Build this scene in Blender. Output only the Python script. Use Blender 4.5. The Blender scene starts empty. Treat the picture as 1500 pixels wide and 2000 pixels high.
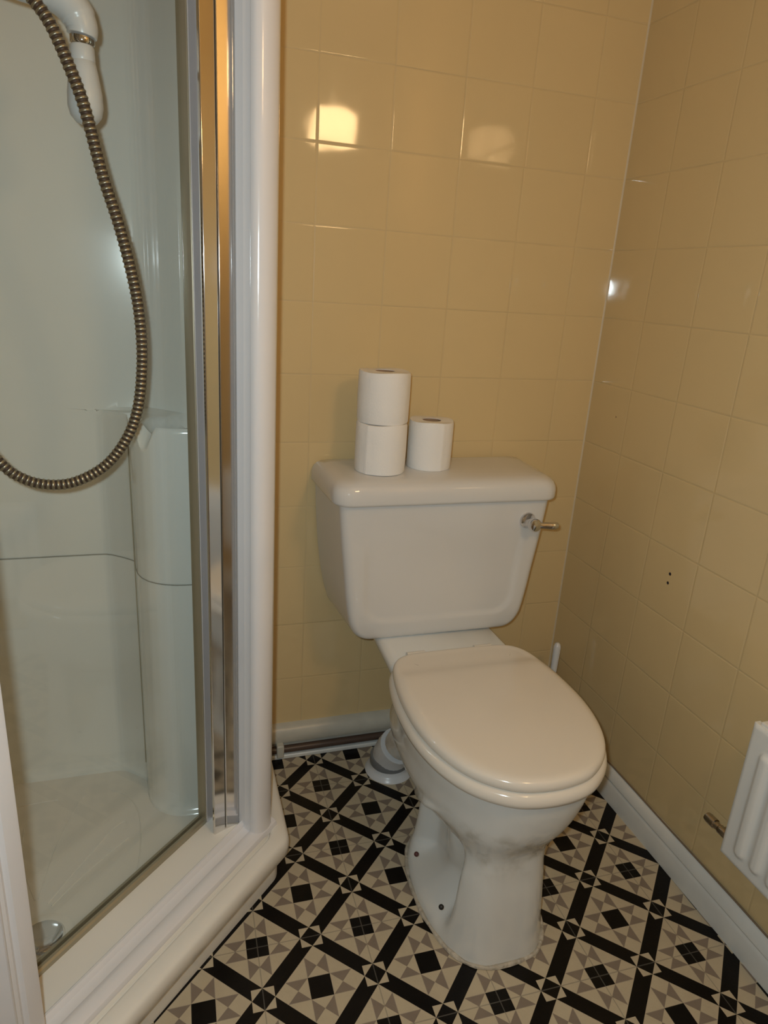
import bpy, bmesh, math, random
from math import sin, cos, pi, sqrt, radians
from mathutils import Vector
random.seed(4)
S = bpy.context.scene
COL = S.collection

# ------------------------------------------------------------------ camera, world, exposure
cam_data = bpy.data.cameras.new('camera')
cam = bpy.data.objects.new('camera', cam_data); COL.objects.link(cam)
cam.location = (-1.0031, -1.4722, 1.1558)
cam.rotation_mode = 'XYZ'
cam.rotation_euler = (1.2489, -0.0616, -0.2985)
cam_data.sensor_fit = 'VERTICAL'; cam_data.sensor_height = 24
cam_data.sensor_width = 24
cam_data.lens = 1346.9 / 2000 * 24
cam_data.clip_start = 0.02
S.camera = cam
W = bpy.data.worlds.new('world'); S.world = W; W.use_nodes = True
W.node_tree.nodes['Background'].inputs[0].default_value = (1, .8, .6, 1)
W.node_tree.nodes['Background'].inputs[1].default_value = 0.02
S.view_settings.view_transform = 'Standard'
S.view_settings.look = 'None'
S.view_settings.gamma = 1
S.view_settings.use_curve_mapping = False
S.view_settings.exposure = 0.7

# flash of the camera (cool, small, just beside the lens)
fl = bpy.data.lights.new('flash', 'SPOT')
fl.energy = 13.6; fl.color = (.80, .95, 1.0); fl.shadow_soft_size = .012
fl.spot_size = radians(130); fl.spot_blend = .6
flo = bpy.data.objects.new('flash', fl); COL.objects.link(flo)
flo.location = (-1.035, -1.47, 1.186); flo.rotation_euler = cam.rotation_euler
LAMP_STRENGTH = 17.5
LAMP_COLOR = (1, .64, .30)

# ------------------------------------------------------------------ tags
def tag(o, label=None, cat=None, group=None, kind=None):
    if label: o['label'] = label
    if cat: o['category'] = cat
    if group: o['group'] = group
    if kind: o['kind'] = kind
    return o
def empty(name, loc, label, cat, group=None, rz=0):
    o = bpy.data.objects.new(name, None); COL.objects.link(o)
    o.location = loc; o.rotation_euler[2] = rz; o.empty_display_size = .05
    return tag(o, label, cat, group)

# ------------------------------------------------------------------ materials
class NT:
    """tiny helper for math node graphs"""
    def __init__(s, name):
        s.m = bpy.data.materials.new(name); s.m.use_nodes = True
        s.t = s.m.node_tree; s.n = s.t.nodes; s.l = s.t.links
        s.b = s.n['Principled BSDF']
        g = s.n.new('ShaderNodeNewGeometry'); s.pos = g.outputs['Position']; s.geo = g
        sp = s.n.new('ShaderNodeSeparateXYZ'); s.l.new(s.pos, sp.inputs[0])
        s.x, s.y, s.z = sp.outputs
    def M(s, op, a, b=None, c=None):
        q = s.n.new('ShaderNodeMath'); q.operation = op
        for i, v in enumerate((a, b, c)):
            if v is None: continue
            if isinstance(v, (int, float)): q.inputs[i].default_value = v
            else: s.l.new(v, q.inputs[i])
        return q.outputs[0]
    def mix(s, f, a, b):
        q = s.n.new('ShaderNodeMix'); q.data_type = 'RGBA'
        for i, v in ((0, f), (6, a), (7, b)):
            if isinstance(v, (int, float)): q.inputs[i].default_value = v
            elif isinstance(v, tuple): q.inputs[i].default_value = (*v[:3], 1)
            else: s.l.new(v, q.inputs[i])
        return q.outputs[2]
    def noise(s, scale, detail=2, vec=None):
        q = s.n.new('ShaderNodeTexNoise'); q.inputs['Scale'].default_value = scale
        q.inputs['Detail'].default_value = detail
        s.l.new(vec if vec else s.pos, q.inputs['Vector'])
        return q.outputs['Fac']
    def step(s, v, lo, hi):
        q = s.n.new('ShaderNodeMapRange'); q.interpolation_type = 'SMOOTHSTEP'
        s.l.new(v, q.inputs[0]); q.inputs[1].default_value = lo; q.inputs[2].default_value = hi
        return q.outputs[0]
    def bump(s, h, dist=1.0, strength=1.0):
        q = s.n.new('ShaderNodeBump'); q.inputs['Distance'].default_value = dist
        q.inputs['Strength'].default_value = strength
        s.l.new(h, q.inputs['Height']); s.l.new(q.outputs[0], s.b.inputs['Normal'])

def mat(name, color, rough=.4, metal=0, var=.04, vscale=9, spec=.5, coat=0, bump=0, bscale=60):
    k = NT(name)
    n = k.noise(vscale, 3)
    c2 = tuple(max(0, v * (1 - var * 2)) for v in color)
    k.l.new(k.mix(n, color, c2), k.b.inputs['Base Color'])
    k.b.inputs['Roughness'].default_value = rough
    k.b.inputs['Metallic'].default_value = metal
    k.b.inputs['Specular IOR Level'].default_value = spec
    k.b.inputs['Coat Weight'].default_value = coat
    k.b.inputs['Coat Roughness'].default_value = .05
    if bump: k.bump(k.noise(bscale, 3), bump)
    return k.m

def wall_tiles(name, axis, off, base, marks=()):
    """150 mm glazed ceramic tiles, thin grout, each tile lying very slightly out of true"""
    k = NT(name)
    u = k.M('DIVIDE', k.M('SUBTRACT', k.x if axis == 'x' else k.y, off), .15)
    v = k.M('DIVIDE', k.M('SUBTRACT', k.z, 1.5546 - 1.49 * 2), .149)
    iu = k.M('FLOOR', u); iv = k.M('FLOOR', v)
    fu = k.M('SUBTRACT', u, iu); fv = k.M('SUBTRACT', v, iv)
    du = k.M('MULTIPLY', k.M('MINIMUM', fu, k.M('SUBTRACT', 1, fu)), .15)
    dv = k.M('MULTIPLY', k.M('MINIMUM', fv, k.M('SUBTRACT', 1, fv)), .149)
    d = k.M('MINIMUM', du, dv)
    grout = k.M('SUBTRACT', 1, k.step(d, .0004, .0014))
    cb = k.n.new('ShaderNodeCombineXYZ'); k.l.new(iu, cb.inputs[0]); k.l.new(iv, cb.inputs[1])
    wn = k.n.new('ShaderNodeTexWhiteNoise'); wn.noise_dimensions = '3D'; k.l.new(cb.outputs[0], wn.inputs['Vector'])
    sc = k.n.new('ShaderNodeSeparateColor'); k.l.new(wn.outputs['Color'], sc.inputs[0])
    # colour
    c = k.mix(k.M('MULTIPLY', sc.outputs[2], .6), base, tuple(x * .93 for x in base))
    c = k.mix(k.noise(14, 4), c, tuple(x * .95 for x in base))
    grime = k.noise(5, 2)
    gc = k.mix(grime, tuple(x * .62 for x in base), tuple(min(1, x * 1.06) for x in base))
    c = k.mix(k.M('MULTIPLY', grout, .75), c, gc)
    for (a, b, r, colr) in marks:   # old screw holes / chips, with a shape of their own
        aa = k.M('SUBTRACT', k.y, a); bb = k.M('SUBTRACT', k.z, b)
        dist = k.M('SQRT', k.M('ADD', k.M('MULTIPLY', aa, aa), k.M('MULTIPLY', bb, bb)))
        c = k.mix(k.M('SUBTRACT', 1, k.step(dist, r * .7, r)), c, colr)
    k.l.new(c, k.b.inputs['Base Color'])
    k.l.new(k.M('ADD', .06, k.M('MULTIPLY', grout, .5)), k.b.inputs['Roughness'])
    k.b.inputs['Specular IOR Level'].default_value = .5
    # relief: cushion edge + tile tilt + faint glaze waviness
    edge = k.M('MULTIPLY', k.step(d, 0, .0035), .0004)
    tu = k.M('MULTIPLY', k.M('MULTIPLY', k.M('SUBTRACT', sc.outputs[0], .5), k.M('SUBTRACT', fu, .5)), .0012)
    tv = k.M('MULTIPLY', k.M('MULTIPLY', k.M('SUBTRACT', sc.outputs[1], .5), k.M('SUBTRACT', fv, .5)), .0012)
    h = k.M('ADD', edge, k.M('ADD', tu, tv))
    h = k.M('ADD', h, k.M('MULTIPLY', k.noise(16, 1), .0004))
    k.bump(h, 1.0)
    return k.m

def vinyl_floor():
    """geometric vinyl: 195 mm repeat, black lattice bars, stars, chequers and taupe hourglasses"""
    k = NT('vinyl_geometric')
    D = .19545; th = -.0174
    ox, oy = -.5848, -.4385
    dx = k.M('SUBTRACT', k.x, ox); dy = k.M('SUBTRACT', k.y, oy)
    u = k.M('DIVIDE', k.M('ADD', k.M('MULTIPLY', dx, cos(th)), k.M('MULTIPLY', dy, sin(th))), D)
    v = k.M('DIVIDE', k.M('ADD', k.M('MULTIPLY', dx, -sin(th)), k.M('MULTIPLY', dy, cos(th))), D)
    a = k.M('ABSOLUTE', k.M('SUBTRACT', u, k.M('ROUND', u)))     # 0..0.5 from tile centre
    b = k.M('ABSOLUTE', k.M('SUBTRACT', v, k.M('ROUND', v)))
    # the tile repeats under a half shift: fold so that every black square is at the origin
    l1 = k.M('ADD', a, b)
    far = k.M('GREATER_THAN', l1, .5)
    A = k.M('ADD', k.M('MULTIPLY', k.M('SUBTRACT', 1, far), a), k.M('MULTIPLY', far, k.M('SUBTRACT', .5, a)))
    B = k.M('ADD', k.M('MULTIPLY', k.M('SUBTRACT', 1, far), b), k.M('MULTIPLY', far, k.M('SUBTRACT', .5, b)))
    mx = k.M('MAXIMUM', A, B); mn = k.M('MINIMUM', A, B)
    L = k.M('ADD', A, B)
    sq = k.M('LESS_THAN', mx, .1)
    bar = k.M('GREATER_THAN', L, .4)
    # star: square of half side .1 round the crossing at (0.5, 0); light where outside the inner diamond
    sx = k.M('ABSOLUTE', k.M('SUBTRACT', mx, .5)); sy = mn
    star_sq = k.M('LESS_THAN', k.M('MAXIMUM', sx, sy), .1)
    star_di = k.M('GREATER_THAN', k.M('ADD', sx, sy), .1)
    star = k.M('MULTIPLY', star_sq, star_di)
    black = k.M('MAXIMUM', sq, k.M('MULTIPLY', bar, k.M('SUBTRACT', 1, star)))
    # hourglass square centred (0.2, 0)
    hx = k.M('ABSOLUTE', k.M('SUBTRACT', mx, .2))
    hg = k.M('MULTIPLY', k.M('LESS_THAN', k.M('MAXIMUM', hx, mn), .1), k.M('GREATER_THAN', mn, hx))
    # joints of the printed tiles: through the square corners of each repeat
    jd = k.M('MINIMUM', k.M('SUBTRACT', .5, a), k.M('SUBTRACT', .5, b))
    joint = k.M('SUBTRACT', 1, k.step(jd, .003, .0065))
    # thin printed seams between pieces
    seam = k.M('MINIMUM', k.M('ABSOLUTE', k.M('SUBTRACT', mn, .1)), k.M('ABSOLUTE', k.M('SUBTRACT', mx, .1)))
    seam = k.M('MULTIPLY', k.M('SUBTRACT', 1, k.step(seam, .002, .005)), k.M('LESS_THAN', L, .4))
    n = k.noise(38, 4)
    beige = k.mix(n, (.55, .475, .34), (.46, .39, .28))
    taupe = k.mix(n, (.26, .21, .165), (.21, .17, .135))
    blk = k.mix(n, (.005, .0045, .004), (.010, .008, .007))
    c = k.mix(hg, beige, taupe)
    c = k.mix(k.M('MULTIPLY', seam, .35), c, (.42, .37, .29))
    c = k.mix(black, c, blk)
    c = k.mix(k.M('MULTIPLY', joint, .5), c, (.16, .15, .13))
    k.l.new(c, k.b.inputs['Base Color'])
    k.b.inputs['Roughness'].default_value = .3
    k.b.inputs['Specular IOR Level'].default_value = .16
    k.bump(k.noise(220, 2), .0004)
    return k.m

def glass_mat():
    k = NT('clear_glass'); n = k.n; l = k.l
    tr = n.new('ShaderNodeBsdfTransparent'); tr.inputs[0].default_value = (.975, .985, .975, 1)
    gl = n.new('ShaderNodeBsdfGlossy'); gl.inputs['Roughness'].default_value = .01
    lw = n.new('ShaderNodeLayerWeight'); lw.inputs[0].default_value = .5       # Schlick reflectance of a pane
    fr = k.M('ADD', .04, k.M('MULTIPLY', k.M('POWER', lw.outputs['Facing'], 5), .9))
    mx = n.new('ShaderNodeMixShader'); l.new(fr, mx.inputs[0]); l.new(tr.outputs[0], mx.inputs[1]); l.new(gl.outputs[0], mx.inputs[2])
    l.new(mx.outputs[0], n['Material Output'].inputs[0])
    return k.m

def mottled_ceramic():
    """white vitreous china, with patchy grey-brown mottling under the bowl and at the rear"""
    k = NT('brown_mottled_ceramic')
    # patchy grey-brown band, fixed to the thing: under the bowl rim curve and in the recess
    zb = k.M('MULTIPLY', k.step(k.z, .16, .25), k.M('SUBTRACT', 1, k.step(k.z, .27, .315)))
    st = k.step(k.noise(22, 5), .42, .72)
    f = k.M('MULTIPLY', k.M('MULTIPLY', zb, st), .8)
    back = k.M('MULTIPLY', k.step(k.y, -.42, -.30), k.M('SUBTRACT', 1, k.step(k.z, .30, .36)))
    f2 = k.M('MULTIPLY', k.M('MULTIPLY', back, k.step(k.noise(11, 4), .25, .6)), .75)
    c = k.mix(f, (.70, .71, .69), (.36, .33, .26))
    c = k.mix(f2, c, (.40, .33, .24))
    k.l.new(c, k.b.inputs['Base Color'])
    k.b.inputs['Roughness'].default_value = .12
    k.b.inputs['Specular IOR Level'].default_value = .5
    return k.m

def paper_mat():
    k = NT('tissue_paper')
    k.b.inputs['Base Color'].default_value = (.86, .85, .83, 1)
    k.b.inputs['Roughness'].default_value = .95
    k.b.inputs['Specular IOR Level'].default_value = .1
    w = k.M('ADD', k.M('MULTIPLY', k.noise(260, 2), .0006), k.M('MULTIPLY', k.noise(40, 2), .0012))
    k.bump(w, 1.0)
    return k.m

TILE = (.71, .545, .29)
M = dict(
    tile_back=wall_tiles('cream_wall_tiles_back', 'x', -.7024, TILE),
    tile_right=wall_tiles('cream_wall_tiles_right', 'y', -.1501, TILE,
        marks=[(-.381, .610, .0042, (.02, .015, .03)), (-.380, .589, .0040, (.02, .015, .03)), (-.111, .891, .0025, (.3, .2, .12))]),
    floor=vinyl_floor(),
    paint=mat('white_paint', (.70, .68, .64), .5),
    ceiling=mat('ceiling_paint', (.78, .74, .68), .8),
    skirt=mat('skirting_gloss_paint', (.76, .77, .74), .3, var=.08, vscale=20),
    skirt_old=mat('old_gloss_paint', (.62, .60, .52), .3, var=.12, vscale=25),
    ceramic=mat('white_ceramic', (.70, .70, .69), .045, var=.02, spec=.55),
    pan=mottled_ceramic(),
    seat=mat('cream_white_plastic', (.76, .71, .63), .14, var=.015),
    chrome=mat('chrome', (.72, .72, .74), .08, 1, var=.05),
    chrome_rib=mat('polished_aluminium_ribs', (.84, .82, .86), .22, .45, var=.04),
    alu=mat('bright_aluminium', (.74, .74, .74), .11, 1, var=.02),
    gold_alu=mat('warm_aluminium_trim', (.42, .38, .28), .4, .6),
    acrylic=mat('shower_acrylic', (.88, .89, .84), .16, var=.03, vscale=5),
    tray=mat('tray_acrylic', (.84, .81, .74), .22, var=.03, vscale=6),
    frame=mat('white_frame_enamel', (.79, .78, .79), .16, var=.03, bump=.0008, bscale=14),
    plast=mat('white_plastic', (.72, .74, .76), .28),
    greyband=mat('grey_rubber', (.20, .21, .22), .4),
    hoseA=mat('hose_bronze_metal', (.44, .40, .31), .36, .85),
    hoseB=mat('hose_dark_groove', (.05, .03, .03), .5, .3),
    dark=mat('dark_gap', (.02, .018, .016), .6),
    brownpipe=mat('brown_pipe', (.085, .055, .042), .35),
    brass=mat('dull_brass_valve', (.42, .38, .33), .25, 1),
    radiator=mat('radiator_enamel', (.80, .81, .79), .28, var=.03),
    paper=paper_mat(),
    card=mat('brown_card', (.34, .22, .13), .9),
    caulk=mat('old_sealant', (.62, .56, .46), .5, var=.25, vscale=45, bump=.006, bscale=90),
    glass=glass_mat(),
    screwcap=mat('screw_hole_brown', (.10, .03, .03), .5),
    screwcap2=mat('screw_hole_black', (.02, .02, .02), .5),
)
lm = bpy.data.materials.new('lamp_glow'); lm.use_nodes = True
_b = lm.node_tree.nodes['Principled BSDF']
_b.inputs['Base Color'].default_value = (.9, .85, .75, 1)
_b.inputs['Emission Color'].default_value = (*LAMP_COLOR, 1)
_b.inputs['Emission Strength'].default_value = LAMP_STRENGTH
M['lamp'] = lm

# ------------------------------------------------------------------ mesh helpers
def obj(name, bm, mats, parent=None, smooth=True, angle=40, bevel=0, segs=2):
    bmesh.ops.recalc_face_normals(bm, faces=bm.faces)
    me = bpy.data.meshes.new(name); bm.to_mesh(me); bm.free()
    if smooth:
        me.shade_smooth()
        me.set_sharp_from_angle(angle=radians(angle))
    o = bpy.data.objects.new(name, me); COL.objects.link(o)
    if not isinstance(mats, (list, tuple)): mats = [mats]
    for m_ in mats: me.materials.append(m_)
    if bevel:
        md = o.modifiers.new('bevel', 'BEVEL'); md.width = bevel; md.segments = segs; md.limit_method = 'ANGLE'
        md.angle_limit = radians(35); md.harden_normals = False
    if parent is not None:
        o.parent = parent
        o.location = -Vector(parent.location)       # meshes are written in world metres
        if parent.rotation_euler[2]:
            raise ValueError('unrotated parents only')
        if parent.type == 'MESH' or parent.parent is not None:
            o.location = (0, 0, 0)
    return o
def loft(bm, rings, closed=True, cap0=True, cap1=True, mi=None):
    vs = [[bm.verts.new(p) for p in r] for r in rings]
    n = len(vs[0])
    for i in range(len(vs) - 1):
        for j in range(n if closed else n - 1):
            k = (j + 1) % n
            f = bm.faces.new((vs[i][j], vs[i][k], vs[i + 1][k], vs[i + 1][j]))
            if mi: f.material_index = mi(i, j)
    if cap0 and closed: bm.faces.new(list(reversed(vs[0])))
    if cap1 and closed: bm.faces.new(vs[-1])
    return vs
def box(bm, x0, x1, y0, y1, z0, z1):
    r = lambda z: [(x0, y0, z), (x1, y0, z), (x1, y1, z), (x0, y1, z)]
    loft(bm, [r(z0), r(z1)])
def prism(bm, pts, z0, z1):
    loft(bm, [[(x, y, z0) for x, y in pts], [(x, y, z1) for x, y in pts]])
def frame_of(d):
    d = Vector(d).normalized(); up = Vector((0, 0, 1)) if abs(d.z) < .9 else Vector((1, 0, 0))
    a = d.cross(up).normalized(); return a, d.cross(a).normalized()
def tube(bm, pts, rad, n=16, cap=True, mi=None):
    pts = [Vector(p) for p in pts]; R = rad if isinstance(rad, (list, tuple)) else [rad] * len(pts)
    rings = []; a = None
    for i, p in enumerate(pts):
        d = (pts[min(i + 1, len(pts) - 1)] - pts[max(i - 1, 0)]).normalized()
        if a is None: a, b = frame_of(d)
        else:
            a = (a - d * a.dot(d)).normalized(); b = d.cross(a).normalized()
        rings.append([p + (a * cos(t) + b * sin(t)) * R[i] for t in [2 * pi * k / n for k in range(n)]])
    loft(bm, rings, cap0=cap, cap1=cap, mi=mi)
def lathe(bm, c, prof, n=48, axis='z', cap0=True, cap1=True):
    rings = []
    for r, h in prof:
        ring = []
        for k in range(n):
            t = 2 * pi * k / n
            if axis == 'z': ring.append((c[0] + r * cos(t), c[1] + r * sin(t), c[2] + h))
            elif axis == 'y': ring.append((c[0] + r * cos(t), c[1] + h, c[2] + r * sin(t)))
            else: ring.append((c[0] + h, c[1] + r * cos(t), c[2] + r * sin(t)))
        rings.append(ring)
    loft(bm, rings, cap0=cap0, cap1=cap1)
def catmull(P, n, closed=False):
    out = []; m = len(P); segs = m if closed else m - 1
    for i in range(segs):
        g = lambda k: P[k % m] if closed else P[max(0, min(m - 1, k))]
        p0, p1, p2, p3 = (Vector(g(i + q)) for q in (-1, 0, 1, 2))
        for s in range(n):
            t = s / n
            out.append(.5 * ((2 * p1) + (p2 - p0) * t + (2 * p0 - 5 * p1 + 4 * p2 - p3) * t * t + (3 * p1 - p0 - 3 * p2 + p3) * t ** 3))
    if not closed: out.append(Vector(P[-1]))
    return out
def offset(poly, d):
    """inset a closed 2-D outline (counter-clockwise) by d"""
    n = len(poly); out = []
    for i in range(n):
        a = Vector(poly[i - 1][:2]); b = Vector(poly[(i + 1) % n][:2])
        t = (b - a).normalized(); nn = Vector((-t.y, t.x))
        out.append(Vector(poly[i][:2]) + nn * d)
    return out
def sm(x, a, b):
    if a == b: return 1. if x > a else 0.
    t = max(0, min(1, (x - a) / (b - a))); return t * t * (3 - 2 * t)
def interp(tab, z):
    """smooth interpolation in a table of (z, v1, v2, ...) rows"""
    if z <= tab[0][0]: return tab[0][1:]
    for i in range(len(tab) - 1):
        if tab[i][0] <= z <= tab[i + 1][0]:
            t = (z - tab[i][0]) / (tab[i + 1][0] - tab[i][0])
            res = []
            for c in range(1, len(tab[0])):
                p1, p2 = tab[i][c], tab[i + 1][c]
                dz = tab[i + 1][0] - tab[i][0]
                m1 = (p2 - tab[max(i - 1, 0)][c]) / max(1e-6, tab[i + 1][0] - tab[max(i - 1, 0)][0]) * dz
                j = min(i + 2, len(tab) - 1)
                m2 = (tab[j][c] - p1) / max(1e-6, tab[j][0] - tab[i][0]) * dz
                h = (2*t**3-3*t*t+1)*p1 + (t**3-2*t*t+t)*m1 + (-2*t**3+3*t*t)*p2 + (t**3-t*t)*m2
                res.append(h)
            return res
    return tab[-1][1:]

# ------------------------------------------------------------------ the room
XL, YF, ZC = -1.56, -2.4, 2.25
def slab(name, b, m):
    bm = bmesh.new(); box(bm, *b); o = obj(name, bm, m, smooth=False); o['kind'] = 'structure'; return o
slab('floor', (XL - .1, .1, YF - .1, .1, -.06, 0), M['floor'])
slab('wall_back', (XL - .1, .1, 0, .1, 0, ZC), M['tile_back'])
slab('wall_right', (0, .1, YF - .1, 0, 0, ZC), M['tile_right'])
slab('wall_left', (XL - .1, XL, YF - .1, 0, 0, ZC), M['paint'])
slab('wall_front', (XL, 0, YF - .1, YF, 0, ZC), M['paint'])
slab('ceiling', (XL - .1, .1, YF - .1, .1, ZC, ZC + .06), M['ceiling'])
# door behind the camera
bm = bmesh.new(); box(bm, -1.45, -.69, YF, YF + .035, .005, 1.98)
d = obj('door_1', bm, M['paint'], bevel=.003); d['kind'] = 'structure'
for z0, z1 in ((.15, .85), (1.0, 1.85)):
    for x0, x1 in ((-1.38, -1.11), (-1.03, -.76)):
        bm = bmesh.new(); box(bm, x0, x1, YF + .033, YF + .041, z0, z1); obj('door_panel', bm, M['paint'], d, bevel=.006)
bm = bmesh.new(); tube(bm, [(-.74, YF + .03, 1.0), (-.74, YF + .085, 1.0)], .009); tube(bm, [(-.74, YF + .08, 1.0), (-.86, YF + .08, 1.0)], .009)
obj('door_handle', bm, M['chrome'], d)
# grout bead in the corner between the tiled walls
bm = bmesh.new(); prism(bm, [(0, 0), (-.003, 0), (-.001, -.001), (0, -.003)], .08, ZC)
tag(obj('trim_1', bm, mat('corner_grout', (.66, .55, .38), .5)), kind='structure')

# right skirting board with moulded top
def skirting(name, pts_prof, p0, p1, nrm, m):
    bm = bmesh.new()
    r = lambda p: [(p[0] + nrm[0] * t, p[1] + nrm[1] * t, z) for t, z in pts_prof]
    loft(bm, [r(p0), r(p1)])
    o = obj(name, bm, m, angle=30); o['kind'] = 'structure'; return o
prof = [(0, 0), (.020, 0), (.020, .046), (.018, .050), (.0165, .054), (.0185, .058), (.0175, .064), (.012, .074), (.006, .080), (0, .082)]
skirting('baseboard_right', prof, (0, -.0), (0, YF), (-1, 0), M['skirt'])
prof = [(0, 0), (.012, 0), (.012, .030), (.013, .036), (.021, .042), (.025, .052), (.025, .066), (.020, .078), (.010, .086), (0, .088)]
skirting('baseboard_back', prof, (-.80, 0), (-.0, 0), (0, -1), M['skirt_old'])
# sealant line on top of the right skirting
bm = bmesh.new(); tube(bm, [(-.004, -.02 - i * .1, .083 + .0006 * sin(i * 2.1)) for i in range(24)], .0022, 6)
tag(obj('trim_2', bm, mat('grubby_sealant', (.22, .16, .10), .7)), kind='structure')
# strip at floor line
bm = bmesh.new(); box(bm, -.80, -.0, -.030, -.012, 0, .012)
tag(obj('trim_3', bm, M['skirt'], bevel=.003), kind='structure')

# ------------------------------------------------------------------ pipe along the back skirting
pp = empty('heating_pipe', (-.62, -.024, 0), 'thin dark brown pipe running low along the skirting behind the toilet', 'pipe')
bm = bmesh.new(); tube(bm, [(-.795, -.0225, .025), (-.6, -.0225, .0255), (-.40, -.0225, .026)], .0095, 14)
obj('pipe_run', bm, M['brownpipe'], pp)
bm = bmesh.new(); box(bm, -.768, -.750, -.036, -.010, .008, .044)
obj('pipe_clip', bm, M['skirt_old'], pp, bevel=.003).__setitem__('label', 'white plastic pipe clip')

# ------------------------------------------------------------------ toilet
CX = -.433
T = empty('toilet', (CX, -.45, 0), 'white close coupled toilet with closed lid standing on patterned floor', 'toilet')
# cistern
def rr_ring(cx, hwf, hwb, yf, yb, r, z, nf=40, nc=7):
    """plan ring: front edge at yf (towards the room), back edge at yb; counter-clockwise from front-left"""
    P = []
    def side(hw_from, y):  # half width at depth y
        t = (y - yf) / (yb - yf); return hwf + (hwb - hwf) * t
    for i in range(nf + 1):                                   # front, left to right
        x = -hwf + r + (2 * hwf - 2 * r) * i / nf; P.append((cx + x, yf, z))
    for i in range(1, nc + 1):
        a = -pi / 2 + (pi / 2) * i / nc; P.append((cx + side(0, yf + r) - r + r * cos(a), yf + r + r * sin(a), z))
    for i in range(1, 6):
        y = yf + r + (yb - yf - r) * i / 5; P.append((cx + side(0, y), y, z))
    for i in range(1, 12):
        x = hwb - 2 * hwb * i / 11; P.append((cx + x, yb, z))
    for i in range(1, 6):
        y = yb - (yb - yf - r) * i / 5; P.append((cx - side(0, y), y, z))
    for i in range(1, nc):
        a = pi + (pi / 2) * i / nc; P.append((cx - side(0, yf + r) + r + r * cos(a), yf + r + r * sin(a), z))
    return P
ctab = [(.403, .150, .170, -.172), (.408, .172, .190, -.182), (.416, .186, .203, -.187), (.430, .197, .213, -.190),
        (.450, .205, .220, -.192), (.500, .2135, .232, -.192), (.560, .2205, .241, -.192), (.620, .228, .247, -.193),
        (.680, .2345, .251, -.194), (.730, .239, .253, -.195)]
bm = bmesh.new(); rings = []
for i in range(60):
    z = .403 + (.728 - .403) * (i / 59) ** 1.35
    f, b, y = interp(ctab, z)
    ring = rr_ring(CX, f, b, y, -.006, .018, z, nf=64)
    out = []
    for (px, py, pz) in ring:
        if py < y + .003:
            X = abs(px - CX)
            hwp = .178 + .05 * (pz - .45)                     # shallow U shaped panel
            a = min(hwp - X, (pz - .447))
            if X > hwp - .05 and pz < .497:                   # rounded lower corners
                q = Vector((X - (hwp - .05), .497 - pz)).length; a = .05 - q
            dep = sm(a, 0, .014) * (1 - sm(pz, .58, .68))
            py += .0045 * dep
        out.append((px, py, pz))
    rings.append(out)
loft(bm, rings)
cist = obj('cistern', bm, M['ceramic'], T, angle=60)
bm = bmesh.new(); rings = []
for ins, z, r in [(.012, .7235, .03), (.004, .7235, .035), (.001, .7255, .036), (0, .730, .036), (0, .745, .036), (.0015, .753, .036),
               (.005, .761, .036), (.011, .767, .036), (.020, .7715, .036), (.034, .774, .036), (.06, .7755, .03), (.09, .776, .01)]:
    rings.append(rr_ring(CX, .2535 - ins, .262 - ins, -.209 + ins, -.004 - ins * .25, r, z, nf=40))
loft(bm, rings)
obj('cistern_lid', bm, M['ceramic'], T, angle=60)
# flush lever
lx, ly, lz = -.246, -.194, .676
fh = bmesh.new(); lathe(fh, (lx, ly, lz), [(.0185, .0), (.0185, -.004), (.0165, -.008), (.0125, -.012), (.011, -.024), (.013, -.026), (.0145, -.030), (.0145, -.036), (.012, -.041), (.005, -.043)], 32, 'y')
lever = obj('flush_lever', fh, M['chrome'], T)
bm = bmesh.new()
pts = [(lx, ly - .033, lz), (lx + .018, ly - .036, lz - .001), (lx + .035, ly - .040, lz - .001), (lx + .045, ly - .042, lz - .0005), (lx + .052, ly - .043, lz)]
tube(bm, pts, [.0075, .007, .0078, .0088, .006], 16)
obj('lever_arm', bm, M['chrome'], lever)

# seat outline, half widths by depth
HW = [(-.272, .088), (-.278, .118), (-.292, .140), (-.32, .156), (-.37, .167), (-.43, .1735), (-.50, .1735), (-.56, .164), (-.61, .147), (-.65, .122), (-.68, .088), (-.697, .052)]
def egg(ctrl_scale=0., cx=-.426, front=-.7035, back=-.270):
    L = [(cx, back)] + [(cx - w, y) for y, w in HW] + [(cx, front)]
    R_ = [(cx + w, y) for y, w in reversed(HW)]
    pts = [Vector((x, y)) for x, y in L + R_]
    return [Vector((p.x, p.y)) for p in catmull([(p.x, p.y, 0) for p in pts], 5, True)]
E0 = egg()
def shr(poly, k, c=(-.426, -.47)):
    return [Vector((c[0] + (p.x - c[0]) * k, c[1] + (p.y - c[1]) * k)) for p in poly]
def egg_rings(spec, zf=None):
    rings = []
    for d, z in spec:
        P = offset(E0, d) if d < .05 else shr(offset(E0, .05), 1 - (d - .05) / .16)
        rings.append([(p.x, p.y, z + (zf(p.x, p.y, d) if zf else 0)) for p in P])
    return rings
# counter-clockwise check: E0 runs back -> left -> front -> right = counter-clockwise seen from above
def lid_z(x, y, d):
    s = sm(y, -.375, -.335)                                   # hinge end steps down a little
    edge = sm(d, .004, .02)
    return (-.003 * s + .003 * sm(y, -.70, -.45) * (1 - s)) * edge + .0015 * sm(d, .02, .15)
bm = bmesh.new()
spec = [(.010, .4005), (.003, .401), (.0005, .404), (0, .409), (.0008, .414), (.003, .418), (.007, .4205), (.012, .422), (.018, .4225), (.026, .4228), (.036, .423), (.05, .423)] + [(.05 + .155 * i / 12, .423) for i in range(1, 13)]
loft(bm, egg_rings(spec, lid_z))
obj('toilet_lid', bm, M['seat'], T, angle=60)
bm = bmesh.new()
spec = [(.012, .372), (.000, .3725), (-.005, .376), (-.0065, .383), (-.0055, .390), (-.002, .396), (.004, .3992), (.014, .400), (.05, .400), (.09, .399)]
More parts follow.
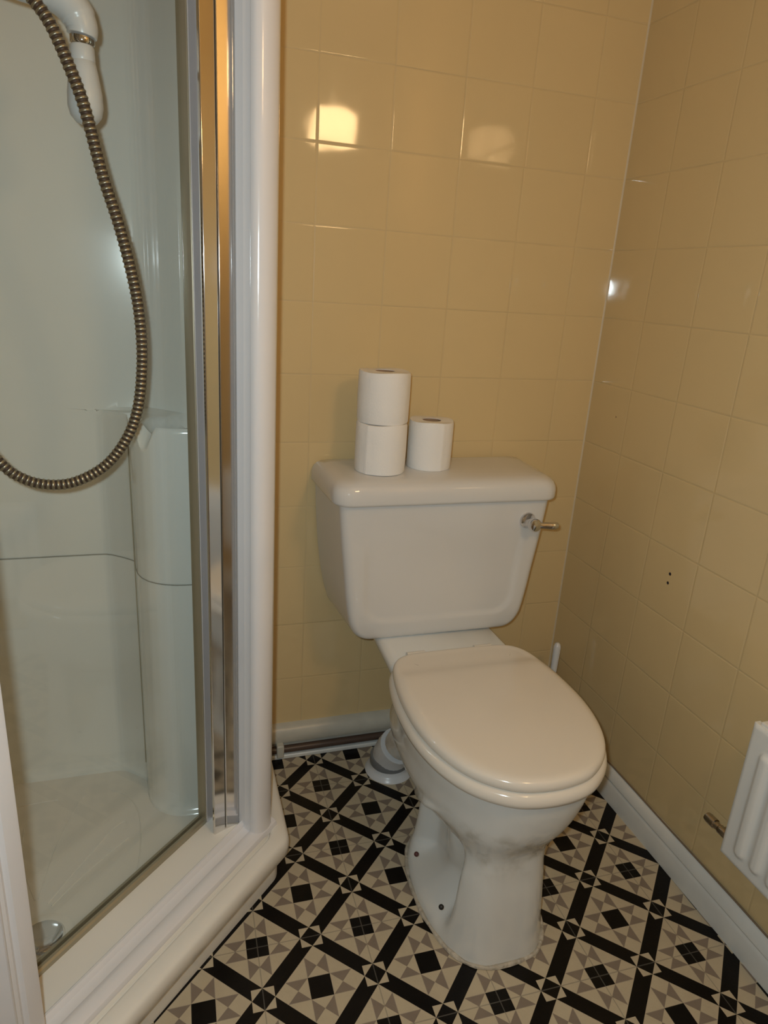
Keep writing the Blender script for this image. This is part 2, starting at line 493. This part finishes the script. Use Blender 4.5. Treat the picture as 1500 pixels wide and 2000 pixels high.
loft(bm, egg_rings(spec))
seat = obj('toilet_seat', bm, M['seat'], T, angle=60)
for s in (-1, 1):
    bm = bmesh.new(); tube(bm, [(CX + s * .078 - .02, -.262, .404), (CX + s * .078 + .02, -.262, .404)], .009, 16)
    obj('hinge', bm, M['seat'], T)

# pan (bowl + pedestal)
ptab = [  # z: back y, front y, half width, roundness power
    (0.000, -.335, -.674, .1150, .62), (.012, -.335, -.673, .1145, .62), (.05, -.345, -.668, .109, .60), (.10, -.352, -.663, .104, .56),
    (.145, -.350, -.659, .100, .54), (.165, -.330, -.657, .099, .52), (.19, -.248, -.656, .101, .52), (.213, -.215, -.656, .105, .54), (.230, -.206, -.659, .114, .60),
    (.248, -.203, -.666, .129, .68), (.268, -.204, -.676, .145, .75), (.290, -.208, -.684, .1565, .80), (.312, -.218, -.689, .163, .83), (.335, -.235, -.693, .1665, .85),
    (.355, -.248, -.695, .169, .86), (.372, -.260, -.697, .170, .86)]
bm = bmesh.new(); rings = []; NP = 56
for i in range(72):
    z = .372 * i / 71
    yb, yf, hw, pw = interp(ptab, z)
    half = []
    for j in range(NP + 1):
        t = pi * j / NP
        y = (yb + yf) / 2 + (yb - yf) / 2 * cos(t)
        pr = pw if t > pi / 2 else pw * (1 - .38 * sm(z, .15, .20) * (1 - sm(z, .27, .33)))
        w = hw * (max(0, sin(t)) ** pr)
        # recess in the side of the pedestal behind the front column
        B = sm(y, -.612, -.578) * (1 - sm(y, -.430, -.375))
        Z = sm(z, .004, .10 - .05 * sm(y, -.56, -.40)) * (1 - sm(z, .18, .245))
        w *= 1 - .56 * B * Z
        w += .014 * B * math.exp(-((y + .50) / .030) ** 2 - ((z - .15) / .07) ** 2)      # trapway bulge in the recess
        # raised lip where the bowl meets the pedestal, climbing towards the front
        zl = .208 + .42 * max(0, -.40 - y)
        w += .010 * math.exp(-((z - zl) / .0065) ** 2) * sm(y, -.585, -.54) * (1 - sm(y, -.36, -.30))
        half.append((w, y))
    cxx = CX - .014 + .019 * sm(z, .22, .34)
    ring = [(cxx - w, y, z) for w, y in half] + [(cxx + w, y, z) for w, y in reversed(half[1:-1])]
    rings.append(ring)
loft(bm, rings)
# rear shelf that carries the cistern
rings = []
for z, hw, yf, hwb in [(.300, .085, -.27, .075), (.325, .105, -.285, .09), (.350, .125, -.30, .115), (.375, .138, -.31, .128), (.392, .1435, -.31, .136), (.400, .1425, -.31, .136), (.403, .138, -.31, .132)]:
    rings.append(rr_ring(CX + .0, hw, hwb, yf, -.03, .03, z, nf=12))
loft(bm, rings)
# outlet horn
tube(bm, [(CX, -.34, .24), (CX - .01, -.27, .225), (CX - .025, -.215, .19), (CX - .048, -.175, .13), (CX - .056, -.158, .095)], [.058, .050, .045, .041, .040], 24)
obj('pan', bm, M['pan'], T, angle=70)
# screw holes in the foot
def on_pan(y, z):
    yb, yf, hw, pw = interp(ptab, z)
    return None
for (x, y, z), m_ in (((-.5495, -.452, .060), M['screwcap']), ((-.5490, -.586, .066), M['screwcap2'])):
    bm = bmesh.new(); bmesh.ops.create_uvsphere(bm, u_segments=16, v_segments=8, radius=.0050)
    bmesh.ops.translate(bm, verts=bm.verts, vec=(x, y, z))
    h_ = obj('screw_hole', bm, m_, T)
# sealant bead round the foot
bm = bmesh.new(); pts = []
yb, yf, hw, pw = ptab[0][1:]
N_ = 90
for j in range(N_):
    t = 2 * pi * j / N_
    y = (yb + yf) / 2 + (yb - yf) / 2 * cos(t); s_ = sin(t)
    w = hw * (abs(s_) ** pw) * (1 if s_ >= 0 else -1)
    k_ = 1.012
    pts.append(Vector((CX - .014 - w * (1.022 + .006 * sin(j * .8)), -.505 + (y + .505) * (1.012 + .004 * sin(j * .9)), .002)))
rings = []
for j in range(N_):
    d_ = (pts[(j + 1) % N_] - pts[j - 1]).normalized(); nn = Vector((d_.y, -d_.x, 0))
    rr = .0042 + .0008 * sin(j * 1.3) + .0006 * sin(j * .6)
    rings.append([pts[j] + nn * rr * cos(a) + Vector((0, 0, rr * .9 * sin(a))) for a in [2 * pi * q / 8 for q in range(8)]])
rings.append(rings[0])
loft(bm, rings, cap0=False, cap1=False)
bmesh.ops.remove_doubles(bm, verts=bm.verts, dist=1e-6)
obj('sealant_bead', bm, M['caulk'], T)

# pan connector going down into the floor beside the pipe
PC = empty('pan_connector', (-.500, -.120, 0), 'white plastic soil pipe connector with grey band behind the toilet foot', 'pipe connector')
bm = bmesh.new()
tube(bm, [(CX - .059, -.150, .088), (-.497, -.136, .066), (-.499, -.126, .045), (-.500, -.121, .024)], [.0455, .0455, .045, .044], 28)
obj('elbow', bm, M['plast'], PC)
bm = bmesh.new(); lathe(bm, (-.500, -.120, 0), [(.060, .0), (.058, .004), (.052, .008), (.048, .014), (.048, .022), (.045, .024)], 40)
obj('floor_collar', bm, M['plast'], PC)
bm = bmesh.new(); lathe(bm, (-.500, -.120, .020), [(.0478, 0), (.0488, .003), (.0488, .020), (.0478, .023)], 40)
obj('rubber_band', bm, M['greyband'], PC)['label'] = 'grey rubber sealing band'

# ------------------------------------------------------------------ toilet rolls on the cistern
def make_roll(x, y, z, r, h, label, seed):
    rnd = random.Random(seed)
    t = empty('toilet_roll', (x, y, z), label, 'toilet roll', 'toilet rolls on the cistern')
    bm = bmesh.new(); n = 72; ri = .020
    ph = rnd.random() * 6
    def rr(a, k): return r * (1 + .010 * sin(2 * a + ph) + .006 * sin(3 * a + 2 * ph) + k)
    prof = [(0, 'i', 0), (0, 'o', -.03), (.004, 'o', -.005), (.03, 'o', 0), (.5 * h, 'o', .004), (h - .03, 'o', 0), (h - .004, 'o', -.006), (h, 'o', -.035), (h, 'm', 0), (h, 'i', 0), (h * .5, 'i', 0), (0, 'i', 0)]
    rings = []
    for zz, kd, k in prof:
        ring = []
        for q in range(n):
            a = 2 * pi * q / n
            rad = ri + .0008 if kd == 'i' else (r * .6 if kd == 'm' else rr(a, k))
            if kd == 'o' and abs(a - (3.9 + seed)) % (2 * pi) < .10: rad += .0012     # the loose end of the sheet
            ring.append((x + rad * cos(a), y + rad * sin(a), z + zz + (.0012 * sin(a * 3 + ph) if kd != 'i' and 0 < zz else 0)))
        rings.append(ring)
    loft(bm, rings, cap0=False, cap1=False)
    obj('paper', bm, M['paper'], t, angle=60)
    bm = bmesh.new()
    lathe(bm, (x, y, z), [(ri, .0005), (ri, h - .001), (ri - .0012, h - .001), (ri - .0012, .0005), (ri, .0005)], 36, cap0=False, cap1=False)
    obj('core', bm, M['card'], t)['label'] = 'brown cardboard core'
    return t
ZL = .7762
make_roll(-.571, -.112, ZL, .0545, .1035, 'bottom toilet roll of the two stacked on the cistern lid, slightly squashed', 0)
make_roll(-.570, -.108, ZL + .1045, .0540, .1035, 'top toilet roll of the two stacked on the cistern lid', 2)
make_roll(-.452, -.092, ZL, .0485, .1035, 'single toilet roll standing alone on the cistern lid, right of the stack', 1)

# ------------------------------------------------------------------ toilet brush
TB = empty('toilet_brush', (-.068, -.125, 0), 'white toilet brush with plain handle in the corner behind the toilet', 'toilet brush')
bm = bmesh.new(); lathe(bm, (-.068, -.125, 0), [(.046, 0), (.048, .004), (.044, .06), (.040, .11), (.042, .115), (.037, .115), (.036, .02)], 36)
obj('holder', bm, M['plast'], TB)
bm = bmesh.new(); tube(bm, [(-.068, -.125, .03), (-.062, -.115, .13), (-.0555, -.104, .22), (-.0525, -.1005, .285), (-.0522, -.1, .292), (-.052, -.0995, .2965)], [.007, .007, .0088, .0098, .0080, .004], 18)
obj('handle', bm, M['plast'], TB)
bm = bmesh.new(); lathe(bm, (-.067, -.123, .025), [(.012, 0), (.027, .008), (.030, .05), (.022, .07), (.008, .075)], 30)
obj('bristles', bm, M['plast'], TB)

# ------------------------------------------------------------------ radiator
RY0, RY1, RZ0, RZ1, RX = -.716, -1.32, .212, .488, -.070
RD = empty('radiator', (-.05, -1.02, RZ0), 'white ribbed panel radiator hung low on the right tiled wall', 'radiator')
bm = bmesh.new()
ny, nz = 150, 60
pitch = .0345; first = RY0 - .040
def rad_d(y, z):
    k = round((first - y) / pitch); yc = first - k * pitch
    if k < 0 or yc < RY1 + .03: return 0
    zz0, zz1 = RZ0 + .035, RZ1 - .050
    dz = max(zz0 - z, z - zz1, 0); q = sqrt((y - yc) ** 2 + dz * dz)
    return (1 - sm(q, .006, .0135)) * .0065
fr = []
for i in range(nz + 1):
    z = RZ0 + (RZ1 - RZ0) * i / nz
    row = []
    for j in range(ny + 1):
        y = RY0 + (RY1 - RY0) * j / ny
        e = min(y - RY1, RY0 - y, z - RZ0, RZ1 - z)
        row.append(bm.verts.new((RX - rad_d(y, z) + .003 * (1 - sm(e, 0, .004)), y, z)))
    fr.append(row)
for i in range(nz):
    for j in range(ny): bm.faces.new((fr[i][j], fr[i][j + 1], fr[i + 1][j + 1], fr[i + 1][j]))
edge = [fr[0][j] for j in range(ny + 1)] + [fr[i][ny] for i in range(1, nz + 1)] + [fr[nz][j] for j in range(ny - 1, -1, -1)] + [fr[i][0] for i in range(nz - 1, 0, -1)]
bk = [bm.verts.new((RX + .014, v.co.y, v.co.z)) for v in edge]
for i in range(len(edge)):
    k = (i + 1) % len(edge); bm.faces.new((edge[i], edge[k], bk[k], bk[i]))
bm.faces.new(bk)
obj('front_panel', bm, M['radiator'], RD, angle=50)
bm = bmesh.new(); box(bm, RX + .006, -.018, RY1 + .01, RY0 - .008, RZ1 - .004, RZ1 + .006)
obj('top_grille', bm, M['radiator'], RD, bevel=.003)
bm = bmesh.new()
for i in range(17):
    y = RY0 - .03 - i * .0345; box(bm, RX + .014, -.024, y - .0015, y + .0015, RZ0 + .02, RZ1 - .01)
obj('convector_fins', bm, M['radiator'], RD, smooth=False)
for y in (RY0 - .1, RY1 + .1):
    bm = bmesh.new(); box(bm, -.026, .0, y - .015, y + .015, RZ0 + .04, RZ1 - .04); obj('wall_bracket', bm, M['radiator'], RD, smooth=False)
RV = bmesh.new()
lathe(RV, (-.052, -.700, .236), [(.004, .043), (.0085, .041), (.0095, .036), (.0095, .020), (.0075, .018), (.007, .010), (.0085, .008), (.0085, -.010), (.007, -.014), (.007, -.024)], 24, 'y')
lathe(RV, (-.052, -.700, .236), [(.0075, .004), (.0075, .030), (.012, .031), (.012, .034), (.006, .040), (.006, .052)], 24, 'x')
vv = obj('radiator_valve', RV, M['brass'], RD)
vv['label'] = 'dull brass valve with rounded cap'

# ------------------------------------------------------------------ shower
O = Vector((-.797, -.392)); U = Vector((-.70711, -.70711)); Nn = Vector((-.70711, .70711))
def UN(u, n): p = O + U * u + Nn * n; return (p.x, p.y)
DL = .58                                                     # length of the diagonal side
C = O + U * DL                                               # far end of the diagonal
def tray_ring(o, z):
    """five sided outline: the diagonal side inset by o, the two short sides by less once past the outer rim"""
    os_ = o if o <= .04 else .04 + (o - .04) * .25
    w = .004 if o < .2 else .03
    t = (os_ - .7071 * o) / .7071
    t2 = (O.y + .7071 * o - C.y - os_) / .7071
    A = Vector((O.x - os_, -w)); B = O + Nn * o + U * t; Cc = O + Nn * o + U * t2
    Dd = Vector((XL + w, C.y + os_)); Ee = Vector((XL + w, -w))
    P = []
    def rc(p, q, r_, rad=.018):
        a = (p - q).normalized(); b = (r_ - q).normalized()
        s_ = q + a * rad; e_ = q + b * rad
        for i in range(7):
            t = i / 6; P.append(s_.lerp(q, t).lerp(q.lerp(e_, t), t))
    P.append(A); rc(A, B, Cc); rc(B, Cc, Dd); P.append(Dd); P.append(Ee)
    P.reverse()
    return [(p.x, p.y, z) for p in P]
bm = bmesh.new()
loft(bm, [tray_ring(*a) for a in [(.022, 0), (.022, .056), (.016, .062), (.004, .064), (.0005, .068), (0, .086), (.0015, .095), (.005, .1005), (.010, .1025), (.030, .1035),
     (.0345, .1015), (.0375, .095), (.0395, .095), (.0415, .1015), (.044, .105), (.094, .110), (.110, .1105), (.150, .110), (.182, .109), (.187, .106), (.191, .090), (.196, .066), (.206, .055), (.225, .050), (.26, .049)]], cap0=True, cap1=True)
tray = obj('shower_tray', bm, M['tray'], angle=45)
tag(tray, 'cream five sided shower tray with stepped rim on the patterned floor', 'shower tray')
# drain
bm = bmesh.new(); lathe(bm, (-1.238, -.465, .047), [(.050, .001), (.050, .0035), (.047, .0045), (.036, .0045), (.034, .001), (.0, .001)], 40)
dr = obj('drain_surround', bm, M['tray'], tray)
bm = bmesh.new(); lathe(bm, (-1.238, -.465, .048), [(.033, .001), (.033, .006), (.028, .009), (.012, .010), (.001, .010)], 40)
obj('drain_cover', bm, M['chrome'], dr)['label'] = 'round chrome drain cover'
# anti slip ribs moulded in a fan
bm = bmesh.new()
fan = [[(-1.257, -.377), (-1.241, -.251), (-1.215, -.145), (-1.204, -.118)],
       [(-1.150, -.110), (-1.112, -.140), (-1.090, -.19), (-1.083, -.25), (-1.083, -.31), (-1.088, -.352)],
       [(-1.240, -.392), (-1.19, -.31), (-1.14, -.235), (-1.118, -.214), (-1.110, -.222), (-1.112, -.235)],
       [(-1.232, -.398), (-1.18, -.335), (-1.107, -.262)],
       [(-1.36, -.125), (-1.30, -.118), (-1.255, -.117)],
       [(-1.262, -.38), (-1.30, -.28), (-1.31, -.19)]]
for ln in fan:
    P = catmull([(x, y, .0492) for x, y in ln], 8); tube(bm, P, .0013, 6)
obj('anti_slip_ribs', bm, M['tray'], tray)

# moulded liner with soap pillar
SH = empty('shower_liner', (-1.15, -.03, .05), 'cream moulded shower wall lining with rounded soap pillar in the corner', 'shower wall lining')
low = [(XL + .03, -.70), (XL + .03, -.06), (XL + .06, -.03), (-1.30, -.03), (-1.150, -.030), (-1.132, -.031), (-1.120, -.036), (-1.095, -.056), (-1.078, -.073), (-1.0735, -.080), (-1.0725, -.086), (-1.070, -.12), (-1.066, -.145), (-1.058, -.166), (-1.046, -.183), (-1.032, -.195), (-1.015, -.2045), (-.995, -.2105), (-.975, -.2125), (-.945, -.213), (-.905, -.213), (-.880, -.2125)]
upp = [(XL + .03, -.70), (XL + .03, -.06), (XL + .06, -.03), (-1.30, -.03), (-1.150, -.030), (-1.130, -.030), (-1.115, -.030), (-1.095, -.030), (-1.080, -.030), (-1.070, -.030), (-1.062, -.030), (-1.055, -.030), (-1.046, -.030), (-1.039, -.031), (-1.032, -.0335), (-1.024, -.039), (-1.012, -.050), (-.990, -.070), (-.965, -.095), (-.940, -.120), (-.905, -.155), (-.880, -.180)]
def dense(P, k=3):
    out = []
    for i in range(len(P) - 1):
        for s in range(k): t = s / k; out.append((P[i][0] + (P[i+1][0] - P[i][0]) * t, P[i][1] + (P[i+1][1] - P[i][1]) * t))
    out.append(P[-1]); return out
low, upp = dense(low), dense(upp)
ZSH, ZSEAM = .885, .5815
def dish(x, y):
    q = sqrt(((x + .985) / 1.15) ** 2 + (y + .150) ** 2)
    d1 = .020 * (1 - sm(q, .038, .054))
    q2 = sqrt((x + 1.043) ** 2 + (y + .184) ** 2)                # drain notch at the lip
    d2 = .040 * (1 - sm(q2, .004, .030))
    return max(d1, d2)
def strip(bm, A, B, za, zb, n=1):
    loft(bm, [[(a[0] + (b[0] - a[0]) * i / n, a[1] + (b[1] - a[1]) * i / n, za + (zb - za) * i / n) for a, b in zip(A, B)] for i in range(n + 1)], closed=False)
bm = bmesh.new()
# lower part, with the small shadow gap at the seam
rows = []
def ofs(P, d): return [(x + d * (1 if x < -1.5 else 0), y + d) for x, y in P]
for z, d_ in [(.047, -.022), (.052, -.010), (.062, -.002), (.075, 0), (ZSEAM - .002, 0), (ZSEAM - .001, .0035), (ZSEAM + .001, .0035), (ZSEAM + .002, 0), (.75, 0)]:
    rows.append([(x, y + d_, z) for x, y in low])
for i_, z in enumerate((.80, .86, .874, .880)):
    rows.append([(x, y, min(z, ZSH - dish(x, y) - .004 * (4 - i_))) for x, y in low])
rows.append([(x + .0, y + .004 * (1 if y < -.031 else 0), ZSH - dish(x, y)) for x, y in low])
for s in range(1, 13):
    t = s / 12
    rr_ = []
    for (a, b) in zip(low, upp):
        x = a[0] + (b[0] - a[0]) * t; y = a[1] + .004 * (1 if a[1] < -.031 else 0) * (1 - t) + (b[1] - a[1]) * t
        rr_.append((x, y, ZSH - dish(x, y) + .006 * sm(t, .8, 1)))
    rows.append(rr_)
for z in (ZSH + .02, 1.2, 1.98): rows.append([(x, y, z) for x, y in upp])
# thicken to the walls: close the back with the wall planes
loft(bm, rows, closed=False)
ln_ = obj('liner_panel', bm, M['acrylic'], SH, angle=42)
sd = ln_.modifiers.new('solid', 'SOLIDIFY'); sd.thickness = .003; sd.offset = 1
bm = bmesh.new(); tube(bm, [(x, y, ZSEAM) for x, y in ofs(low, -.0002)[6:]], .0009, 6)
obj('panel_joint', bm, mat('joint_line_grey', (.36, .34, .28), .6), SH)
# dark joint line beside the pillar
bm = bmesh.new(); tube(bm, [(-1.0738, -.0835, .09), (-1.0738, -.0835, .862)], .0011, 8)
obj('pillar_joint', bm, mat('joint_line_brown', (.44, .38, .27), .6), SH)
# side panel (white, from the post to the back wall) and left part of the enclosure
EN = empty('shower_enclosure', (UN(.27, .1)[0], UN(.27, .1)[1], .105), 'white framed shower enclosure with glass door on the diagonal side of the tray', 'shower enclosure')
def pf(u0, u1, n0, n1): return [UN(u0, n0), UN(u1, n0), UN(u1, n1), UN(u0, n1)]
ZT = 1.95
def post_poly(s, u0, w=.046):
    """fluted white post section in (u,n), s=+1 grows along +u"""
    P = [(0, .118), (0, .054), (.002, .051), (.006, .050), (.022, .050), (.025, .053), (.027, .0545), (.029, .053), (.032, .050), (.040, .050), (.044, .052), (w, .056), (w, .078), (.0445, .080), (.0445, .084), (w, .086), (w, .100), (.044, .102), (.044, .106), (w, .108), (w, .118)]
    return [UN(u0 + s * a, b) for a, b in P]
ZR = .1065
# left edge of post in the picture is at +u
bm = bmesh.new()
# round nosed corner: outer side faces the room to the right
P = [UN(.000, .118), (O.x - .060, O.y + .085), (O.x - .040, O.y + .062), (O.x - .031, O.y + .052)] + [UN(-.006, .053), UN(.000, .0485), UN(.008, .046), UN(.018, .0455), UN(.028, .047), UN(.036, .0505), UN(.041, .056), UN(.0425, .062), UN(.0415, .067), UN(.0385, .0695), UN(.0380, .071), UN(.0375, .084), UN(.0355, .0855), UN(.0335, .096), UN(.0315, .0975), UN(.030, .104), UN(.027, .118)]
rings = [[(x, y, z) for x, y in P] for z in (ZR - .003, .6, 1.2, ZT)]
loft(bm, rings); obj('corner_post', bm, M['frame'], EN, angle=35)
bm = bmesh.new(); P = post_poly(1, .503); loft(bm, [[(x, y, z) for x, y in P] for z in (ZR - .003, ZT)]); obj('corner_post', bm, M['frame'], EN, angle=35)
# raised sill rail along the diagonal
bm = bmesh.new()
prof = [(.0425, .100), (.0425, .107), (.0445, .112), (.050, .1155), (.060, .1175), (.067, .1165), (.071, .1135), (.080, .1125), (.087, .1150), (.0895, .1205), (.092, .1230), (.0955, .1230), (.0985, .1195), (.101, .1105), (.101, .104)]
loft(bm, [[(*UN(u, n_), z) for n_, z in prof] for u in (-.012, .555)])
obj('sill_rail', bm, M['frame'], EN, angle=30)
# top rail
bm = bmesh.new(); prism(bm, pf(.0, .555, .05, .12), ZT, ZT + .05); obj('top_rail', bm, M['frame'], EN, bevel=.004)
# aluminium wall channel: two bright flat strips with a shadow gap
for u0, u1, n0, sl in ((.0275, .0550, .102, .50), (.0567, .0790, .1165, .34)):
    bm = bmesh.new(); prism(bm, [UN(u0, n0), UN(u1, n0 + sl * (u1 - u0)), UN(u1 - .001, n0 + .006 + sl * (u1 - u0)), UN(u0 - .001, n0 + .006)], ZR + .002, ZT)
    obj('channel_strip', bm, M['alu'], EN, bevel=.0012)['label'] = 'mirror bright aluminium channel strip'
bm = bmesh.new(); prism(bm, pf(.018, .046, .122, .160), ZR, ZT); obj('channel_body', bm, M['gold_alu'], EN, smooth=False)
# ribbed door stile
bm = bmesh.new()
prism(bm, pf(.010, .062, .158, .178), ZR, ZT)
for u_, r_ in ((.014, .0042), (.0225, .0042), (.0305, .0042), (.0390, .0044)):
    x, y = UN(u_, .1565); tube(bm, [(x, y, ZR), (x, y, ZT)], r_, 16)
st = obj('door_stile', bm, [M['chrome_rib']], EN, angle=35)
bm = bmesh.new(); prism(bm, pf(.0460, .064, .160, .180), ZR, ZT)
obj('stile_edge', bm, M['gold_alu'], st, bevel=.0015)['label'] = 'flat bronze toned edge of the stile'
bm = bmesh.new()
prof = [(.160, .108), (.160, .118), (.163, .121), (.168, .121), (.169, .114), (.173, .114), (.174, .121), (.179, .121), (.181, .118), (.181, .108)]
loft(bm, [[(*UN(u, n_), z) for n_, z in prof] for u in (.03, .545)])
obj('bottom_track', bm, M['gold_alu'], EN, angle=30)
bm = bmesh.new(); prism(bm, pf(.05, .545, .160, .181), ZT - .03, ZT); obj('top_track', bm, M['gold_alu'], EN)
bm = bmesh.new(); prism(bm, pf(.063, .530, .1690, .1730), .116, ZT - .02)
obj('door_glass', bm, M['glass'], EN, smooth=False)['label'] = 'clear glass door pane'
bm = bmesh.new(); prism(bm, pf(.520, .552, .160, .181), ZR, ZT); obj('door_stile', bm, M['chrome_rib'], EN, bevel=.002)
# side screens
bm = bmesh.new(); box(bm, O.x - .064, O.x - .040, O.y + .075, -.001, ZR, ZT); obj('side_panel', bm, M['frame'], EN, bevel=.002)
bm = bmesh.new(); box(bm, XL + .002, UN(.53, .06)[0], C.y + .060, C.y + .075, ZR, ZT); obj('side_panel', bm, M['frame'], EN, bevel=.002)

# shower hose, handset and riser rail
hp = [(-1.36, -0.36, 1.585), (-1.27, -0.345, 1.565), (-1.1874, -0.3335, 1.5155), (-1.1451, -0.33, 1.4721), (-1.1263, -0.33, 1.4462), (-1.1075, -0.33, 1.4016), (-1.0923, -0.33, 1.3558), (-1.0746, -0.33, 1.2747), (-1.0547, -0.33, 1.203), (-1.0394, -0.33, 1.1267), (-1.0335, -0.33, 1.0667), (-1.0347, -0.33, 1.0057), (-1.0441, -0.33, 0.9422), (-1.0641, -0.33, 0.8929), (-1.097, -0.33, 0.8517), (-1.1404, -0.33, 0.8271), (-1.178, -0.33, 0.8224), (-1.2133, -0.33, 0.8318), (-1.245, -0.33, 0.8588), (-1.2932, -0.3183, 0.9316), (-1.352, -0.31, 1.05), (-1.405, -0.28, 1.13), (-1.442, -0.25, 1.19), (-1.468, -0.23, 1.215)]
cp = catmull(hp, 40)
# resample evenly
acc = [0]
for a, b in zip(cp, cp[1:]): acc.append(acc[-1] + (b - a).length)
tot = acc[-1]; pitch = .0075; nr = int(tot / pitch)
def at(s):
    import bisect
    i = max(1, min(len(cp) - 1, bisect.bisect_left(acc, s))); t = (s - acc[i - 1]) / max(1e-9, acc[i] - acc[i - 1])
    return cp[i - 1].lerp(cp[i], t)
hb = bmesh.new(); pts = []; rad = []; idx = []
for i in range(nr):
    for k, (f, r) in enumerate(((0, .0077), (.12, .0086), (.32, .0090), (.48, .0085), (.56, .0076))):
        pts.append(at((i + f) * pitch)); rad.append(r); idx.append(k)
tube(hb, pts, rad, 14, mi=lambda i, j: 1 if idx[i] >= 3 or False else 0)
hose = obj('shower_hose', hb, [M['hoseA'], M['hoseB']], angle=80)
tag(hose, 'ribbed metal shower hose hanging in a loop inside the shower', 'shower hose')
HS = empty('shower_handset', (-1.083, -.30, 1.39), 'white shower handset with curved neck and grey collar above the hose loop', 'shower head')
hs = bmesh.new()
tube(hs, catmull([(-1.345, -0.303, 1.516), (-1.2289, -0.3058, 1.5069), (-1.1658, -0.3, 1.4989), (-1.1234, -0.3, 1.492), (-1.1005, -0.3, 1.4771), (-1.0913, -0.3, 1.4588), (-1.0919, -0.3, 1.4473)], 8), [.0215] * 12 + [.0222] * 13 + [.0228] * 12 + [.0212 - .0002 * i for i in range(12)], 24)
obj('neck', hs, M['plast'], HS)
bm = bmesh.new(); lathe(bm, (-1.0919, -0.3, 1.4358), [(0.0143, 0.0), (0.0161, 0.0023), (0.0161, 0.0103), (0.0143, 0.0126)], 28)
obj('collar', bm, M['chrome'], HS)['label'] = 'grey metal collar'
bm = bmesh.new(); lathe(bm, (-1.093, -0.3, 1.3384), [(0.0046, 0.0), (0.0138, 0.0034), (0.0206, 0.0115), (0.0235, 0.0229), (0.0229, 0.0401), (0.0189, 0.0665), (0.0166, 0.078), (0.0161, 0.0785), (0.0166, 0.0797), (0.0161, 0.0952), (0.0143, 0.0975)], 32)
obj('grip', bm, M['plast'], HS)
bm = bmesh.new(); lathe(bm, (-1.345, -.303, 1.516), [(.03, 0), (.035, -.004), (.035, -.03), (.03, -.034)], 28, 'x'); tube(bm, [(-1.375, -.303, 1.516), (-1.482, -.303, 1.516)], .011)
obj('holder_arm', bm, M['plast'], HS)
RR = empty('riser_rail', (-1.50, -.303, 1.0), 'chrome riser rail on the left shower wall holding the handset', 'shower rail')
bm = bmesh.new(); tube(bm, [(-1.50, -.303, .85), (-1.50, -.303, 1.85)], .010); obj('rail', bm, M['chrome'], RR)
for z in (.87, 1.83):
    bm = bmesh.new(); tube(bm, [(-1.50, -.303, z), (XL + .034, -.303, z)], .012); obj('bracket', bm, M['plast'], RR)
bm = bmesh.new(); box(bm, XL + .034, -1.47, -.285, -.165, 1.16, 1.29); vlv = obj('shower_control', bm, M['plast'], bevel=.01, segs=3)
tag(vlv, 'white shower control box on the left shower wall feeding the hose', 'shower control')

# ------------------------------------------------------------------ warm ceiling pendant, beside the camera
LPx, LPy, LPz = -.334, -1.46, 1.712
LP = empty('pendant_lamp', (LPx, LPy, LPz), 'warm glowing drum shaded pendant lamp hanging near the right wall', 'lamp')
bm = bmesh.new(); lathe(bm, (LPx, LPy, LPz), [(.075, -.055), (.088, -.050), (.090, -.045), (.090, .045), (.088, .050), (.02, .055)], 40)
obj('lamp_shade', bm, M['lamp'], LP)
bm = bmesh.new(); tube(bm, [(LPx, LPy, LPz + .05), (LPx, LPy, ZC - .02)], .004, 10); lathe(bm, (LPx, LPy, ZC - .025), [(.045, .025), (.045, .010), (.02, 0)], 24)
obj('flex', bm, M['plast'], LP)
